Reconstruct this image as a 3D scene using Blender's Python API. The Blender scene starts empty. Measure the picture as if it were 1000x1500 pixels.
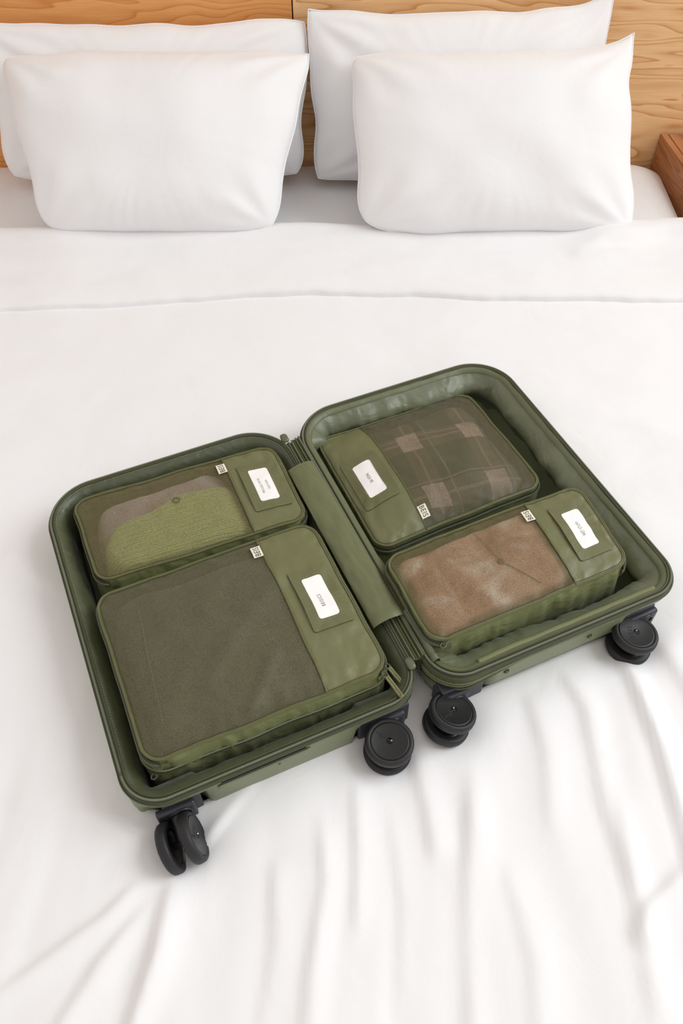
import bpy, bmesh, math, random
from mathutils import Vector, Matrix, noise
C = bpy.context.scene.collection
PI = math.pi
BZ = 0.60                       # height of the bed top above the floor

# ------------------------------------------------------------------ camera
cam_d = bpy.data.cameras.new('camera'); cam = bpy.data.objects.new('camera', cam_d); C.objects.link(cam)
cam_d.sensor_fit = 'VERTICAL'; cam_d.sensor_height = 36.0; cam_d.lens = 36.0*1200/1500
p, roll = 0.891, -0.005
fw = Vector((0, math.cos(p), -math.sin(p))); up = Vector((0, math.sin(p), math.cos(p))); rt = Vector((1, 0, 0))
R_ = rt*math.cos(roll)+up*math.sin(roll); U_ = -rt*math.sin(roll)+up*math.cos(roll)
M = Matrix((R_, U_, -fw)).transposed().to_4x4(); M.translation = Vector((0, 0, BZ+1.028))
cam.matrix_world = M; cam_d.clip_start = .02
bpy.context.scene.camera = cam

# ------------------------------------------------------------------ light
W = bpy.data.worlds.new('world'); bpy.context.scene.world = W; W.use_nodes = True
bg = W.node_tree.nodes['Background']; bg.inputs[0].default_value = (1.0, .925, .87, 1); bg.inputs[1].default_value = 0.79
def area(name, loc, target, sx, sy, power, col):
    d = bpy.data.lights.new(name, 'AREA'); d.shape = 'RECTANGLE'; d.size = sx; d.size_y = sy; d.energy = power; d.color = col
    o = bpy.data.objects.new(name, d); C.objects.link(o); o.location = loc
    o.rotation_euler = (Vector(target)-Vector(loc)).to_track_quat('-Z', 'Y').to_euler(); return o
area('window_daylight', (3.9, 1.5, BZ+3.3), (0, .8, BZ), 3.4, 3.4, 180, (.90, .97, 1.0))
V = bpy.context.scene.view_settings
V.view_transform = 'Standard'; V.look = 'None'; V.gamma = 1; V.exposure = 0.01; V.use_curve_mapping = False

# ------------------------------------------------------------------ materials
def s2l(c): return tuple(((x/255)/12.92 if x/255 <= .04045 else ((x/255+.055)/1.055)**2.4) for x in c)+(1,)
class NT:
    def __init__(s, name):
        s.m = bpy.data.materials.new(name); s.m.use_nodes = True; s.t = s.m.node_tree
        s.b = s.t.nodes['Principled BSDF']; s.out = s.t.nodes['Material Output']
    def n(s, typ, **k):
        o = s.t.nodes.new(typ)
        for a, v in k.items():
            if a in o.inputs: o.inputs[a].default_value = v
            else: setattr(o, a, v)
        return o
    def l(s, a, b): s.t.links.new(a, b)
    def coord(s, kind='Object', scale=(1, 1, 1), rot=(0, 0, 0)):
        c = s.n('ShaderNodeTexCoord'); mp = s.n('ShaderNodeMapping'); s.l(c.outputs[kind], mp.inputs[0])
        mp.inputs['Scale'].default_value = scale; mp.inputs['Rotation'].default_value = rot; return mp.outputs[0]
    def ramp(s, fac, stops):
        r = s.n('ShaderNodeValToRGB'); e = r.color_ramp.elements
        while len(e) < len(stops): e.new(.5)
        for i, (q, c) in enumerate(stops): e[i].position = q; e[i].color = c
        s.l(fac, r.inputs[0]); return r.outputs[0]
    def bump(s, h, strength=.3, dist=.001):
        b = s.n('ShaderNodeBump'); b.inputs['Strength'].default_value = strength; b.inputs['Distance'].default_value = dist
        s.l(h, b.inputs['Height']); s.l(b.outputs[0], s.b.inputs['Normal'])
    def math(s, op, a, b=None):
        m = s.n('ShaderNodeMath', operation=op)
        for i, x in enumerate((a, b)):
            if x is None: continue
            if isinstance(x, (int, float)): m.inputs[i].default_value = x
            else: s.l(x, m.inputs[i])
        return m.outputs[0]

def plain(name, col, rough=.5, var=.0, scale=30, spec=.5, bump=0, sheen=0, metal=0):
    t = NT(name); c = s2l(col); t.b.inputs['Roughness'].default_value = rough; t.b.inputs['Metallic'].default_value = metal
    t.b.inputs['Specular IOR Level'].default_value = spec
    if sheen: t.b.inputs['Sheen Weight'].default_value = sheen; t.b.inputs['Sheen Roughness'].default_value = .4
    nz = t.n('ShaderNodeTexNoise', Scale=scale, Detail=3.0); t.l(t.coord(), nz.inputs['Vector'])
    d = tuple(x*(1-var) for x in c[:3])+(1,); e = tuple(min(1, x*(1+var)) for x in c[:3])+(1,)
    t.l(t.ramp(nz.outputs[0], [(.3, d), (.7, e)]), t.b.inputs['Base Color'])
    if bump:
        n2 = t.n('ShaderNodeTexNoise', Scale=scale*12, Detail=2.0); t.l(t.coord(), n2.inputs['Vector']); t.bump(n2.outputs[0], bump, .0006)
    return t.m

def satin(name, col, rough=.42, var=.08, crinkle=.35):
    rough -= .04
    """woven nylon: fine twill bump, soft crinkles"""
    t = NT(name); c = s2l(col); t.b.inputs['Roughness'].default_value = rough
    t.b.inputs['Sheen Weight'].default_value = .25; t.b.inputs['Sheen Roughness'].default_value = .35
    t.b.inputs['Specular IOR Level'].default_value = .6; t.b.inputs['Sheen Weight'].default_value = .12
    co = t.coord(); nz = t.n('ShaderNodeTexNoise', Scale=22, Detail=3.0); t.l(co, nz.inputs['Vector'])
    d = tuple(x*(1-var) for x in c[:3])+(1,); e = tuple(min(1, x*(1+var)) for x in c[:3])+(1,)
    t.l(t.ramp(nz.outputs[0], [(.3, d), (.7, e)]), t.b.inputs['Base Color'])
    cr = t.n('ShaderNodeTexNoise', Scale=26, Detail=2.0, Distortion=.9); t.l(co, cr.inputs['Vector'])
    fi = t.n('ShaderNodeTexNoise', Scale=1500, Detail=1.0); t.l(co, fi.inputs['Vector'])
    t.bump(t.math('ADD', t.math('MULTIPLY', cr.outputs[0], crinkle*11), t.math('MULTIPLY', fi.outputs[0], .35)), .5, .0012)
    return t.m

def linen(name, col):
    t = NT(name); c = s2l(col); t.b.inputs['Roughness'].default_value = .75
    t.b.inputs['Sheen Weight'].default_value = .15; t.b.inputs['Specular IOR Level'].default_value = .25
    co = t.coord(); nz = t.n('ShaderNodeTexNoise', Scale=3, Detail=4.0); t.l(co, nz.inputs['Vector'])
    t.l(t.ramp(nz.outputs[0], [(.3, tuple(x*.985 for x in c[:3])+(1,)), (.7, c)]), t.b.inputs['Base Color'])
    cr = t.n('ShaderNodeTexNoise', Scale=14, Detail=4.0, Distortion=.8); t.l(co, cr.inputs['Vector'])
    fi = t.n('ShaderNodeTexNoise', Scale=900, Detail=1.0); t.l(co, fi.inputs['Vector'])
    t.bump(t.math('ADD', t.math('MULTIPLY', cr.outputs[0], 3.0), t.math('MULTIPLY', fi.outputs[0], .1)), .35, .0016)
    return t.m

def zipmat(name, col, pitch=.0016, lo=.35):
    """teeth along UV.x (metres)"""
    t = NT(name); t.b.inputs['Roughness'].default_value = .35
    uv = t.n('ShaderNodeUVMap'); sp = t.n('ShaderNodeSeparateXYZ'); t.l(uv.outputs[0], sp.inputs[0])
    f = t.math('ABSOLUTE', t.math('SINE', t.math('MULTIPLY', sp.outputs[0], PI/pitch)))
    c = s2l(col); t.l(t.ramp(f, [(.15, tuple(x*lo for x in c[:3])+(1,)), (.6, c)]), t.b.inputs['Base Color'])
    t.bump(f, .8, .0008); return t.m

def meshmat(name, col, open_=.45):
    """see-through net: transparent holes between olive threads"""
    t = NT(name); c = s2l(col); t.b.inputs['Roughness'].default_value = .5
    t.b.inputs['Sheen Weight'].default_value = .3; t.b.inputs['Base Color'].default_value = c
    co = t.coord(); sp = t.n('ShaderNodeSeparateXYZ'); t.l(co, sp.inputs[0])
    k = PI/.0013
    a = t.math('ABSOLUTE', t.math('SINE', t.math('MULTIPLY', t.math('ADD', sp.outputs[0], sp.outputs[1]), k)))
    b = t.math('ABSOLUTE', t.math('SINE', t.math('MULTIPLY', t.math('SUBTRACT', sp.outputs[0], sp.outputs[1]), k)))
    h = t.math('MULTIPLY', a, b)                         # 1 in a hole, 0 on a thread
    n2 = t.n('ShaderNodeTexNoise', Scale=620, Detail=2.0); t.l(co, n2.inputs['Vector'])
    t.l(t.ramp(n2.outputs[0], [(.35, tuple(x*.62 for x in c[:3])+(1,)), (.65, tuple(min(1, x*1.4) for x in c[:3])+(1,))]), t.b.inputs['Base Color'])
    h = t.math('ADD', h, t.math('MULTIPLY', t.math('SUBTRACT', n2.outputs[0], .5), 1.0))
    fac = t.math('MULTIPLY', h, open_*2.2); fac = t.math('MINIMUM', t.math('MAXIMUM', fac, .06), .96)
    tr = t.n('ShaderNodeBsdfTransparent'); mx = t.n('ShaderNodeMixShader')
    t.l(fac, mx.inputs[0]); t.l(t.b.outputs[0], mx.inputs[1]); t.l(tr.outputs[0], mx.inputs[2]); t.l(mx.outputs[0], t.out.inputs[0])
    return t.m

def plywood(name, light, dark, seed=0, scale=1.0, fade=None):
    t = NT(name); t.b.inputs['Roughness'].default_value = .5
    co = t.coord('Object', (1.1*scale, 1.0*scale, 7.5*scale)); mp = co
    off = t.n('ShaderNodeVectorMath', operation='ADD'); off.inputs[1].default_value = (seed*3.7, seed*1.3, seed*2.1); t.l(mp, off.inputs[0])
    n1 = t.n('ShaderNodeTexNoise', Scale=1.35, Detail=2.5, Roughness=.55, Distortion=.35); t.l(off.outputs[0], n1.inputs['Vector'])
    rings = t.math('FRACT', t.math('MULTIPLY', n1.outputs[0], 15.0))
    fine = t.n('ShaderNodeTexNoise', Scale=9, Detail=6.0, Roughness=.7); t.l(t.coord('Object', (1.5, 1, 40)), fine.inputs['Vector'])
    L, D = s2l(light), s2l(dark)
    mid = tuple((a*.55+b*.45) for a, b in zip(L, D))
    r = t.ramp(rings, [(0, L), (.45, tuple((a*.85+b*.15) for a, b in zip(L, D))), (.78, mid), (.95, D), (1, L)])
    f = t.ramp(fine.outputs[0], [(.35, (.86, .80, .74, 1)), (.65, (1, 1, 1, 1))])
    mx = t.n('ShaderNodeMix', data_type='RGBA', blend_type='MULTIPLY'); mx.inputs[0].default_value = .8
    t.l(r, mx.inputs[6]); t.l(f, mx.inputs[7]); t.l(mx.outputs[2], t.b.inputs['Base Color'])
    t.bump(fine.outputs[0], .15, .0006); return t.m

M_shell = plain('green_polycarbonate', (116, 124, 94), .38, .03, 6, .5, .12)
M_lin = satin('green_lining_shaded', (72, 77, 54), .40, .06, .5)  # darker copy of the lining, the left tray's shade put into its colour
M_linlight = satin('green_satin_lining_lit', (100, 106, 82), .38, .05, .6)  # lighter copy of the lining, the light on it put into its colour
M_fab = satin('cube_nylon', (104, 106, 68), .42, .06, .35)
M_fab2 = satin('cube_nylon_gusset', (124, 130, 88), .32, .08, .9)
M_flap = satin('flap_nylon', (100, 105, 70), .38, .04, .25)
M_patch = plain('patch_nylon', (101, 103, 69), .5, .05, 60, .4, .3)
M_rimpipe = plain('rim_piping', (72, 75, 50), .5, .06, 80, .4, .3)
M_pipe = plain('olive_piping', (94, 95, 58), .5, .06, 80, .4, .3)
M_tape = plain('zip_tape', (84, 90, 60), .55, .08, 100, .4, .4)
M_tapedark = plain('dark_zip_tape', (52, 56, 42), .55, .08, 100, .4, .4)
M_zip = zipmat('zip_teeth', (124, 130, 102))
M_zipdark = zipmat('dark_zip_teeth', (108, 112, 88))
M_stitch = plain('thread', (168, 170, 118), .6)
M_stitchd = plain('dark_thread', (66, 70, 42), .6)
M_mesh = meshmat('olive_net', (112, 102, 62), .54)
M_mesh_dense = meshmat('dense_olive_net', (92, 89, 60), .36)
M_mesh_mid = meshmat('limp_olive_net', (96, 88, 56), .50)
M_card = plain('white_card', (244, 243, 242), .5)
M_tag = plain('cream_tag', (236, 230, 212), .7)
M_ink = plain('black_ink', (48, 48, 48), .6)
M_ink2 = plain('grey_ink', (92, 92, 92), .6)
M_black = plain('black_plastic', (30, 30, 33), .36, .05, 40, .5, .15)
M_bracket = plain('charcoal_plastic', (44, 45, 54), .42, .05, 40, .5, .1)
M_rubber = plain('wheel_rubber', (33, 33, 35), .5, .05, 40, .4, .15)
M_cap = plain('wheel_cap', (15, 15, 16), .34, .04, 40, .5, .1)
M_metal = plain('pin_metal', (180, 180, 180), .25, 0, 10, .5, 0, 0, 1)
M_pull = plain('zip_slider', (88, 92, 68), .35, .05, 60, .6)
M_cord = plain('pull_cord', (118, 118, 82), .6, .15, 300, .4, .5)
M_sheet = linen('white_cotton', (238, 238, 240))
M_sheet2 = linen('white_cotton_pillow', (240, 240, 242))

# ------------------------------------------------------------------ helpers
def link(name, verts, faces, mat, parent=None, uvs=None, smooth=True, loc=None):
    me = bpy.data.meshes.new(name); me.from_pydata([tuple(v) for v in verts], [], faces)
    if uvs:
        l = me.uv_layers.new(name='UVMap')
        for lp in me.loops: l.data[lp.index].uv = uvs[lp.vertex_index]
    if smooth: me.polygons.foreach_set('use_smooth', [True]*len(me.polygons))
    me.materials.append(mat); me.update()
    o = bpy.data.objects.new(name, me); C.objects.link(o)
    if parent: o.parent = parent
    if loc: o.location = loc
    return o
def bmobj(name, bm, mat, parent=None, smooth=False):
    bmesh.ops.recalc_face_normals(bm, faces=bm.faces)
    me = bpy.data.meshes.new(name); bm.to_mesh(me); bm.free()
    if smooth: me.polygons.foreach_set('use_smooth', [True]*len(me.polygons))
    me.materials.append(mat); o = bpy.data.objects.new(name, me); C.objects.link(o)
    if parent: o.parent = parent
    return o
def tag(o, label=None, cat=None, group=None, kind=None):
    for k, v in (('label', label), ('category', cat), ('group', group), ('kind', kind)):
        if v: o[k] = v
    return o
def empty(name, loc=(0, 0, 0), rz=0, M=None):
    o = bpy.data.objects.new(name, None); C.objects.link(o); o.empty_display_size = .05
    if M: o.matrix_world = M
    else: o.location = loc; o.rotation_euler = (0, 0, rz)
    return o
def sm(a, b, x):
    t = max(0., min(1., (x-a)/(b-a))); return t*t*(3-2*t)
def nz(x, y, z=0.): return noise.noise(Vector((x, y, z)))
def fbm(x, y, z=0., o=3):
    s = 0; a = 1; f = 1
    for i in range(o): s += a*noise.noise(Vector((x*f, y*f, z+i*7.3))); a *= .5; f *= 2.03
    return s
def rr(x0, x1, y0, y1, rad, ne=40, nc=12, inset=0.):
    """rounded rectangle, counter-clockwise from bottom-left corner; rad = (bl, br, tr, tl). returns [(x,y,nx,ny)]"""
    x0 += inset; x1 -= inset; y0 += inset; y1 -= inset
    rad = [max(r-inset, .004) for r in rad]; out = []
    cs = [(x0+rad[0], y0+rad[0], 180), (x1-rad[1], y0+rad[1], 270), (x1-rad[2], y1-rad[2], 0), (x0+rad[3], y1-rad[3], 90)]
    for k in range(4):
        cx, cy, a0 = cs[k]; r = rad[k]
        for i in range(nc+1):
            a = math.radians(a0+90*i/nc); out.append((cx+r*math.cos(a), cy+r*math.sin(a), math.cos(a), math.sin(a)))
        a = math.radians(a0+90); nx, ny = math.cos(a), math.sin(a)
        c2 = cs[(k+1) % 4]; r2 = rad[(k+1) % 4]
        sx, sy = cx+r*nx, cy+r*ny; ex, ey = c2[0]+r2*nx, c2[1]+r2*ny
        for i in range(1, ne): t = i/ne; out.append((sx+(ex-sx)*t, sy+(ey-sy)*t, nx, ny))
    return out
def loft(name, rings, mat, parent, cap0=False, cap1=False, closed=True):
    n = len(rings[0]); V = [v for r in rings for v in r]; F = []; UV = []
    for r in rings:
        s = 0
        for i in range(n):
            UV.append((s, 0)); s += (Vector(r[(i+1) % n])-Vector(r[i])).length
    m = n if closed else n-1
    for k in range(len(rings)-1):
        for i in range(m): j = (i+1) % n; F.append((k*n+i, k*n+j, (k+1)*n+j, (k+1)*n+i))
    if cap0: F.append(tuple(range(n-1, -1, -1)))
    if cap1: b = (len(rings)-1)*n; F.append(tuple(b+i for i in range(n)))
    return link(name, V, F, mat, parent, UV)
def sweep(name, pts, r, mat, parent=None, closed=False, ns=8, caps=True, flat=1.0, upv=(0, 0, 1)):
    """tube along pts; flat squashes it along upv"""
    P = [Vector(q) for q in pts]; n = len(P); V = []; UV = []; F = []; s = 0; upv = Vector(upv)
    for i, q in enumerate(P):
        a = P[i-1] if (i or closed) else P[0]; b = P[(i+1) % n] if (i < n-1 or closed) else P[-1]
        t = (b-a).normalized(); u = t.cross(upv)
        u = u.normalized() if u.length > 1e-4 else Vector((1, 0, 0)); w = u.cross(t).normalized()
        ri = r(i/(n-1)) if callable(r) else r
        for k in range(ns):
            an = 2*PI*k/ns; V.append(q+u*math.cos(an)*ri+w*math.sin(an)*ri*flat); UV.append((s, k/ns))
        s += (P[(i+1) % n]-q).length
    m = n if closed else n-1
    for i in range(m):
        for k in range(ns):
            j = (i+1) % n; l = (k+1) % ns; F.append((i*ns+k, i*ns+l, j*ns+l, j*ns+k))
    if not closed and caps: F.append(tuple(range(ns-1, -1, -1))); F.append(tuple((n-1)*ns+k for k in range(ns)))
    return link(name, V, F, mat, parent, UV)
def box_bm(bm, x0, x1, y0, y1, z0, z1, bev=0., M=None):
    r = bmesh.ops.create_cube(bm, size=1); v = r['verts']
    for q in v: q.co = Vector((x0+(q.co.x+.5)*(x1-x0), y0+(q.co.y+.5)*(y1-y0), z0+(q.co.z+.5)*(z1-z0)))
    if bev:
        e = {ed for q in v for ed in q.link_edges}
        rr_ = bmesh.ops.bevel(bm, geom=list(e), offset=bev, segments=2, affect='EDGES', profile=.7); v = list({q for f in rr_['faces'] for q in f.verts} | {q for q in v if q.is_valid})
    if M: bmesh.ops.transform(bm, matrix=M, verts=v)
    return v
def lathe(prof, seg=40, M=None):
    """prof [(r,z)] spun about Z"""
    V = []; F = []; n = len(prof)
    for k in range(seg):
        a = 2*PI*k/seg
        for r, z in prof: V.append(Vector((r*math.cos(a), r*math.sin(a), z)))
    for k in range(seg):
        j = (k+1) % seg
        for i in range(n-1): F.append((k*n+i, j*n+i, j*n+i+1, k*n+i+1))
    if M: V = [M @ v for v in V]
    return V, F
def text_mesh(s, size, sx=1., space=1., extrude=0., align='CENTER'):
    cu = bpy.data.curves.new('t', 'FONT'); cu.body = s; cu.size = size; cu.align_x = align; cu.align_y = 'CENTER'; cu.space_character = space
    cu.space_line = 1.9; cu.extrude = extrude; cu.resolution_u = 3; cu.offset = 0
    o = bpy.data.objects.new('t', cu); C.objects.link(o); dg = bpy.context.evaluated_depsgraph_get()
    me = bpy.data.meshes.new_from_object(o.evaluated_get(dg)); bpy.data.objects.remove(o)
    for v in me.vertices: v.co.x *= sx
    return me
def text_obj(name, s, cap, width, fn, mat, parent, space=1.1):
    me = text_mesh(s, .01, 1., space); me.name = name
    xs_ = [v.co.x for v in me.vertices]; ys_ = [v.co.y for v in me.vertices]; n = s.count('\n')+1
    kx = width/(max(xs_)-min(xs_)); ky = cap*(1+1.65*(n-1))/(max(ys_)-min(ys_)); mx_ = (max(xs_)+min(xs_))/2; my_ = (max(ys_)+min(ys_))/2
    for v in me.vertices: v.co.x = (v.co.x-mx_)*kx; v.co.y = (v.co.y-my_)*ky
    for v in me.vertices: v.co = fn(v.co.x, v.co.y)
    me.materials.clear(); me.materials.append(mat)
    o = bpy.data.objects.new(name, me); C.objects.link(o); o.parent = parent; return o
def dashes(name, lines, fn, mat, parent, dash=.0019, gap=.0013, wid=.0005):
    """stitches as tiny raised slivers along 2-D polylines mapped by fn"""
    V = []; F = []
    for ln in lines:
        for a, b in zip(ln[:-1], ln[1:]):
            a, b = Vector(a), Vector(b); L = (b-a).length; d = (b-a)/L; nrm = Vector((-d.y, d.x))*wid/2; s = 0
            while s+dash <= L:
                q = a+d*s; e = a+d*(s+dash); mid = (q+e)/2; k = len(V)
                V += [fn(q.x, q.y, 0), fn(mid.x+nrm.x, mid.y+nrm.y, .0001), fn(e.x, e.y, 0), fn(mid.x-nrm.x, mid.y-nrm.y, .0001), fn(mid.x, mid.y, .0004)]
                F += [(k, k+3, k+4), (k+3, k+2, k+4), (k+2, k+1, k+4), (k+1, k, k+4)]; s += dash+gap
    o = link(name, V, F, mat, parent, smooth=False); o['kind'] = 'stuff'; return o

# ------------------------------------------------------------------ room
bm = bmesh.new(); box_bm(bm, -3, 3, -2.5, 2.1, -.05, 0); o = bmobj('floor', bm, plywood('floor_wood', (190, 150, 110), (150, 108, 72), 5)); o['kind'] = 'structure'
bm = bmesh.new(); box_bm(bm, -3, 3, 2.02, 2.14, 0, 2.6); o = bmobj('wall_back', bm, plain('wall_paint', (226, 220, 212), .8)); o['kind'] = 'structure'

# headboard: two plywood sheets on a batten frame
hb = tag(empty('headboard', (0, 1.985, 0)), 'pale orange plywood headboard panel behind the pillows', 'headboard')
PW = [plywood('plywood_left', (238, 176, 108), (214, 142, 76), 1), plywood('plywood_right', (250, 210, 158), (214, 156, 98), 2)]  # right sheet coloured paler to stand in for the light on that side
for k, (xa, xb) in enumerate(((-1.32, -.1035), (-.1005, 1.32))):
    bm = bmesh.new(); box_bm(bm, xa, xb, -.003, .015, .12, 1.15, .0012); bmobj('plywood_sheet', bm, PW[k], hb)
bm = bmesh.new(); box_bm(bm, -1.32, 1.32, .0155, .034, .10, 1.15); bmobj('backing_board', bm, plain('dark_board', (92, 62, 40), .7), hb)

# nightstand right of the bed
ns = tag(empty('nightstand', (.783, 1.975, 0)), 'orange-brown wooden nightstand at the right side of the bed', 'nightstand')
wd = plywood('nightstand_wood', (188, 130, 86), (150, 92, 56), 7, 1.4)
zt = BZ+.050
def prism(name, poly, z0, z1, mat, parent, bev=.0015):
    bm = bmesh.new(); lo = [bm.verts.new((x, y, z0)) for x, y in poly]; hi = [bm.verts.new((x, y, z1)) for x, y in poly]
    bm.faces.new(lo[::-1]); bm.faces.new(hi); n = len(poly)
    for i in range(n): bm.faces.new((lo[i], lo[(i+1) % n], hi[(i+1) % n], hi[i]))
    bmesh.ops.bevel(bm, geom=list(bm.edges), offset=bev, segments=2, affect='EDGES'); return bmobj(name, bm, mat, parent)
prism('top_panel', [(.019, -.001), (.052, -.36), (.42, -.36), (.42, -.001)], zt-.022, zt, wd, ns)
prism('side_panel', [(0, 0), (.036, -.365), (.053, -.365), (.018, 0)], .10, zt, wd, ns)
prism('side_panel', [(.421, 0), (.421, -.365), (.439, -.365), (.439, 0)], .10, zt, wd, ns)
prism('shelf', [(.021, -.02), (.054, -.35), (.419, -.35), (.419, -.02)], .34, .358, wd, ns)
prism('back_panel', [(.021, -.001), (.021, -.018), (.419, -.018), (.419, -.001)], .10, zt-.023, wd, ns)
for x, y in ((.04, -.35), (.40, -.35), (.02, -.05), (.40, -.05)): prism('leg', [(x, y), (x+.035, y), (x+.035, y+.035), (x, y+.035)], 0, .0995, wd, ns)

# ------------------------------------------------------------------ bed
X0, X1, YF, YH = -.93, .80, -.22, 1.975
bd = tag(empty('bed_base', (0, .9, 0)), 'wooden bed base under the white mattress', 'bed')
for nm, a in (('side_rail', (X0+.03, X0+.06, YF-.85, YH-.95, .08, .30)), ('side_rail', (X1-.06, X1-.03, YF-.85, YH-.95, .08, .30)), ('slat_deck', (X0+.061, X1-.061, YF-.85, YH-.95, .27, .30)), ('foot_rail', (X0+.03, X1-.03, YF-.882, YF-.851, .08, .30))):
    bm = bmesh.new(); box_bm(bm, *a, .003); bmobj(nm, bm, wd, bd)
for x in (X0+.07, X1-.13):
    for y in (YF-.84, YH-1.05):
        bm = bmesh.new(); box_bm(bm, x, x+.06, y, y+.06, 0, .27, .003); bmobj('leg', bm, wd, bd)

def hgrid(name, xs, ys, fn, mat, parent=None, thick=0):
    nx, ny = len(xs), len(ys); V = [fn(x, y) for y in ys for x in xs]
    F = [(j*nx+i, j*nx+i+1, (j+1)*nx+i+1, (j+1)*nx+i) for j in range(ny-1) for i in range(nx-1)]
    return link(name, V, F, mat, parent)
def lin(a, b, n): return [a+(b-a)*i/(n-1) for i in range(n)]

# mattress in its fitted sheet: closed box with soft corners
def mattress_fn():
    rings = []; rad = (.09, .09, .085, .085)
    for z, ins in ((.30, .03), (.31, .012), (.33, .004), (.40, .0), (.50, .0), (.548, .002), (.572, .008), (.588, .02), (.597, .04), (.600, .07), (.6005, .10), (.6005, .13))+tuple((.6005, .13+.04*k) for k in range(1, 18)):
        r = []
        for x, y, nx, ny in rr(X0, X1, YF, YH, rad, 60, 12, ins):
            w = .004*fbm(x*7, y*7, z*5)*(1 if z > .4 else .5)
            if ins > .05: r.append((x, y, z-.006+.7*w-.045*sm(1.62, 1.50, y)))
            else: r.append((x+nx*w, y+ny*w, z-.006))
        rings.append(r)
    return rings
mt = loft('mattress', mattress_fn(), M_sheet, None, True, True)
tag(mt, 'white mattress in a fitted sheet, bare at its head end under the pillows', 'mattress')

TH = .415
CX, CY = .0084, .72235
def to_loc(x, y):
    dx, dy = x-CX, y-CY; return dx*math.cos(TH)+dy*math.sin(TH), -dx*math.sin(TH)+dy*math.cos(TH)
def sd_box(x, y, cx, cy, hx, hy, r):
    qx, qy = abs(x-cx)-hx+r, abs(y-cy)-hy+r
    return math.hypot(max(qx, 0), max(qy, 0))+min(max(qx, qy), 0)-r
RIDGES = [  # (polyline, half width, height)
 ([(-.196, .295), (-.206, .192), (-.222, .126), (-.24, .0), (-.25, -.15)], .014, .020),
 ([(-.225, .275), (-.269, .227), (-.317, .192), (-.40, .13)], .013, .011),
 ([(-.21, .256), (-.268, .178), (-.296, .126), (-.34, .0)], .014, .012),
 ([(-.027, .359), (-.02, .263), (-.036, .164), (-.039, .125), (-.04, -.1)], .013, .010),
 ([(.016, .402), (.018, .293), (.013, .191)], .011, .008),
 ([(.088, .439), (.104, .35), (.111, .277)], .014, .010),
 ([(.168, .429), (.147, .269), (.136, .125), (.13, -.1)], .016, .009),
 ([(.296, .558), (.324, .476), (.325, .349), (.342, .224)], .017, .011),
 ([(.375, .60), (.394, .526), (.408, .428), (.412, .307), (.40, .18)], .015, .018),
 ([(.413, .284), (.344, .231), (.323, .189)], .014, .013),
 ([(.345, .383), (.336, .231), (.33, .1)], .016, .008),
 ([(-.175, .30), (-.131, .360), (-.095, .405)], .009, .012),
 ([(.25, .52), (.262, .42), (.25, .30)], .017, .007),
 ([(.44, .60), (.47, .50), (.49, .38)], .018, .010),
 ([(-.527, .74), (-.409, .676)], .03, .006), ([(.31, .997), (.459, 1.03), (.594, .995)], .035, .005),
 ([(.40, .90), (.55, .94), (.75, .93)], .03, .005), ([(.38, .80), (.52, .82), (.75, .80)], .03, .006),
 ([(-.429, .361), (-.298, .343), (-.223, .300)], .02, .005), ([(-.08, .30), (-.075, .2), (-.09, .08)], .014, .007),
 ([(.06, .36), (.07, .24), (.06, .1)], .015, .006), ([(.19, .3), (.21, .18), (.2, .02)], .017, .007),
]
def seg_d(px, py, pl):
    best = 9; bt = 0; n = len(pl)-1
    for i in range(n):
        ax, ay = pl[i]; bx, by = pl[i+1]; dx, dy = bx-ax, by-ay
        t = max(0, min(1, ((px-ax)*dx+(py-ay)*dy)/(dx*dx+dy*dy))); qx, qy = px-ax-t*dx, py-ay-t*dy
        d = math.hypot(qx, qy)
        if d < best: best = d; bt = (i+t)/n; sg = dx*qy-dy*qx
    return best, bt, sg
RB = [(min(q[0] for q in pl)-4*w, max(q[0] for q in pl)+4*w, min(q[1] for q in pl)-4*w, max(q[1] for q in pl)+4*w) for pl, w, h in RIDGES]
WHEELS = [(-.349, -.298), (-.075, -.292), (.018, -.291), (.302, -.290)]
def duvet_h(x, y):
    h = .016
    h += .006*fbm(x*2.2, y*2.2, 1.)
    f = sm(.75, .35, y)                                    # pleats running to the foot
    h += f*.0045*fbm(x*15+.8*nz(x*3, y*3), y*2.0, 5., 2)
    h += .0022*fbm(x*6, y*9, 9., 3)*(1-f)
    for (pl, w, hh), bb in zip(RIDGES, RB):
        if bb[0] < x < bb[1] and bb[2] < y < bb[3]:
            d, t, sg = seg_d(x, y, pl); ww = w*(1.35 if sg > 0 else .55)
            h += .78*hh*math.exp(-(d/ww)**2)*sm(-.02, .2, t)*sm(1.02, .75, t)*(.8+.4*nz(x*9, y*9, 3))
    u, v = to_loc(x, y)
    s = min(sd_box(u, v, -.201, 0, .193, .265, .06), sd_box(u, v, .201, -.007, .193, .265, .06))
    h = h+(.006-h*.6)*math.exp(-(max(s, 0)/.035)**2)                # puffs up around the case
    for a, b in WHEELS:
        d = math.hypot(u-a, v-b); h += (-.016)*math.exp(-(d/.035)**2)
    k = sm(-.007, -.024, s); h = h*(1-k)-.032*k if s < .01 else h
    return h
def drop(x, y):
    """how far the duvet hangs over the mattress edges"""
    e = max(X0-x, x-X1, YF-y, 0.); return e
def duvet_fn(x, y):
    h = duvet_h(x, y); px, py = x, y; z = BZ+h
    for lo, s in ((X0, -1), (X1, 1)):
        e = (x-lo)*s
        if e > -.06:
            q = e+.06; px = lo+s*(-.06+.10*(1-math.exp(-q/.10))) ; z -= (q*q/(q+.12))*.95; px += s*.012*nz(y*9, e*3)*sm(0, .1, e)
    e = YF-y
    if e > -.06: q = e+.06; py = YF-(-.06+.10*(1-math.exp(-q/.10))); z -= (q*q/(q+.12))*.95
    return (px, py, z)
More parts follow.
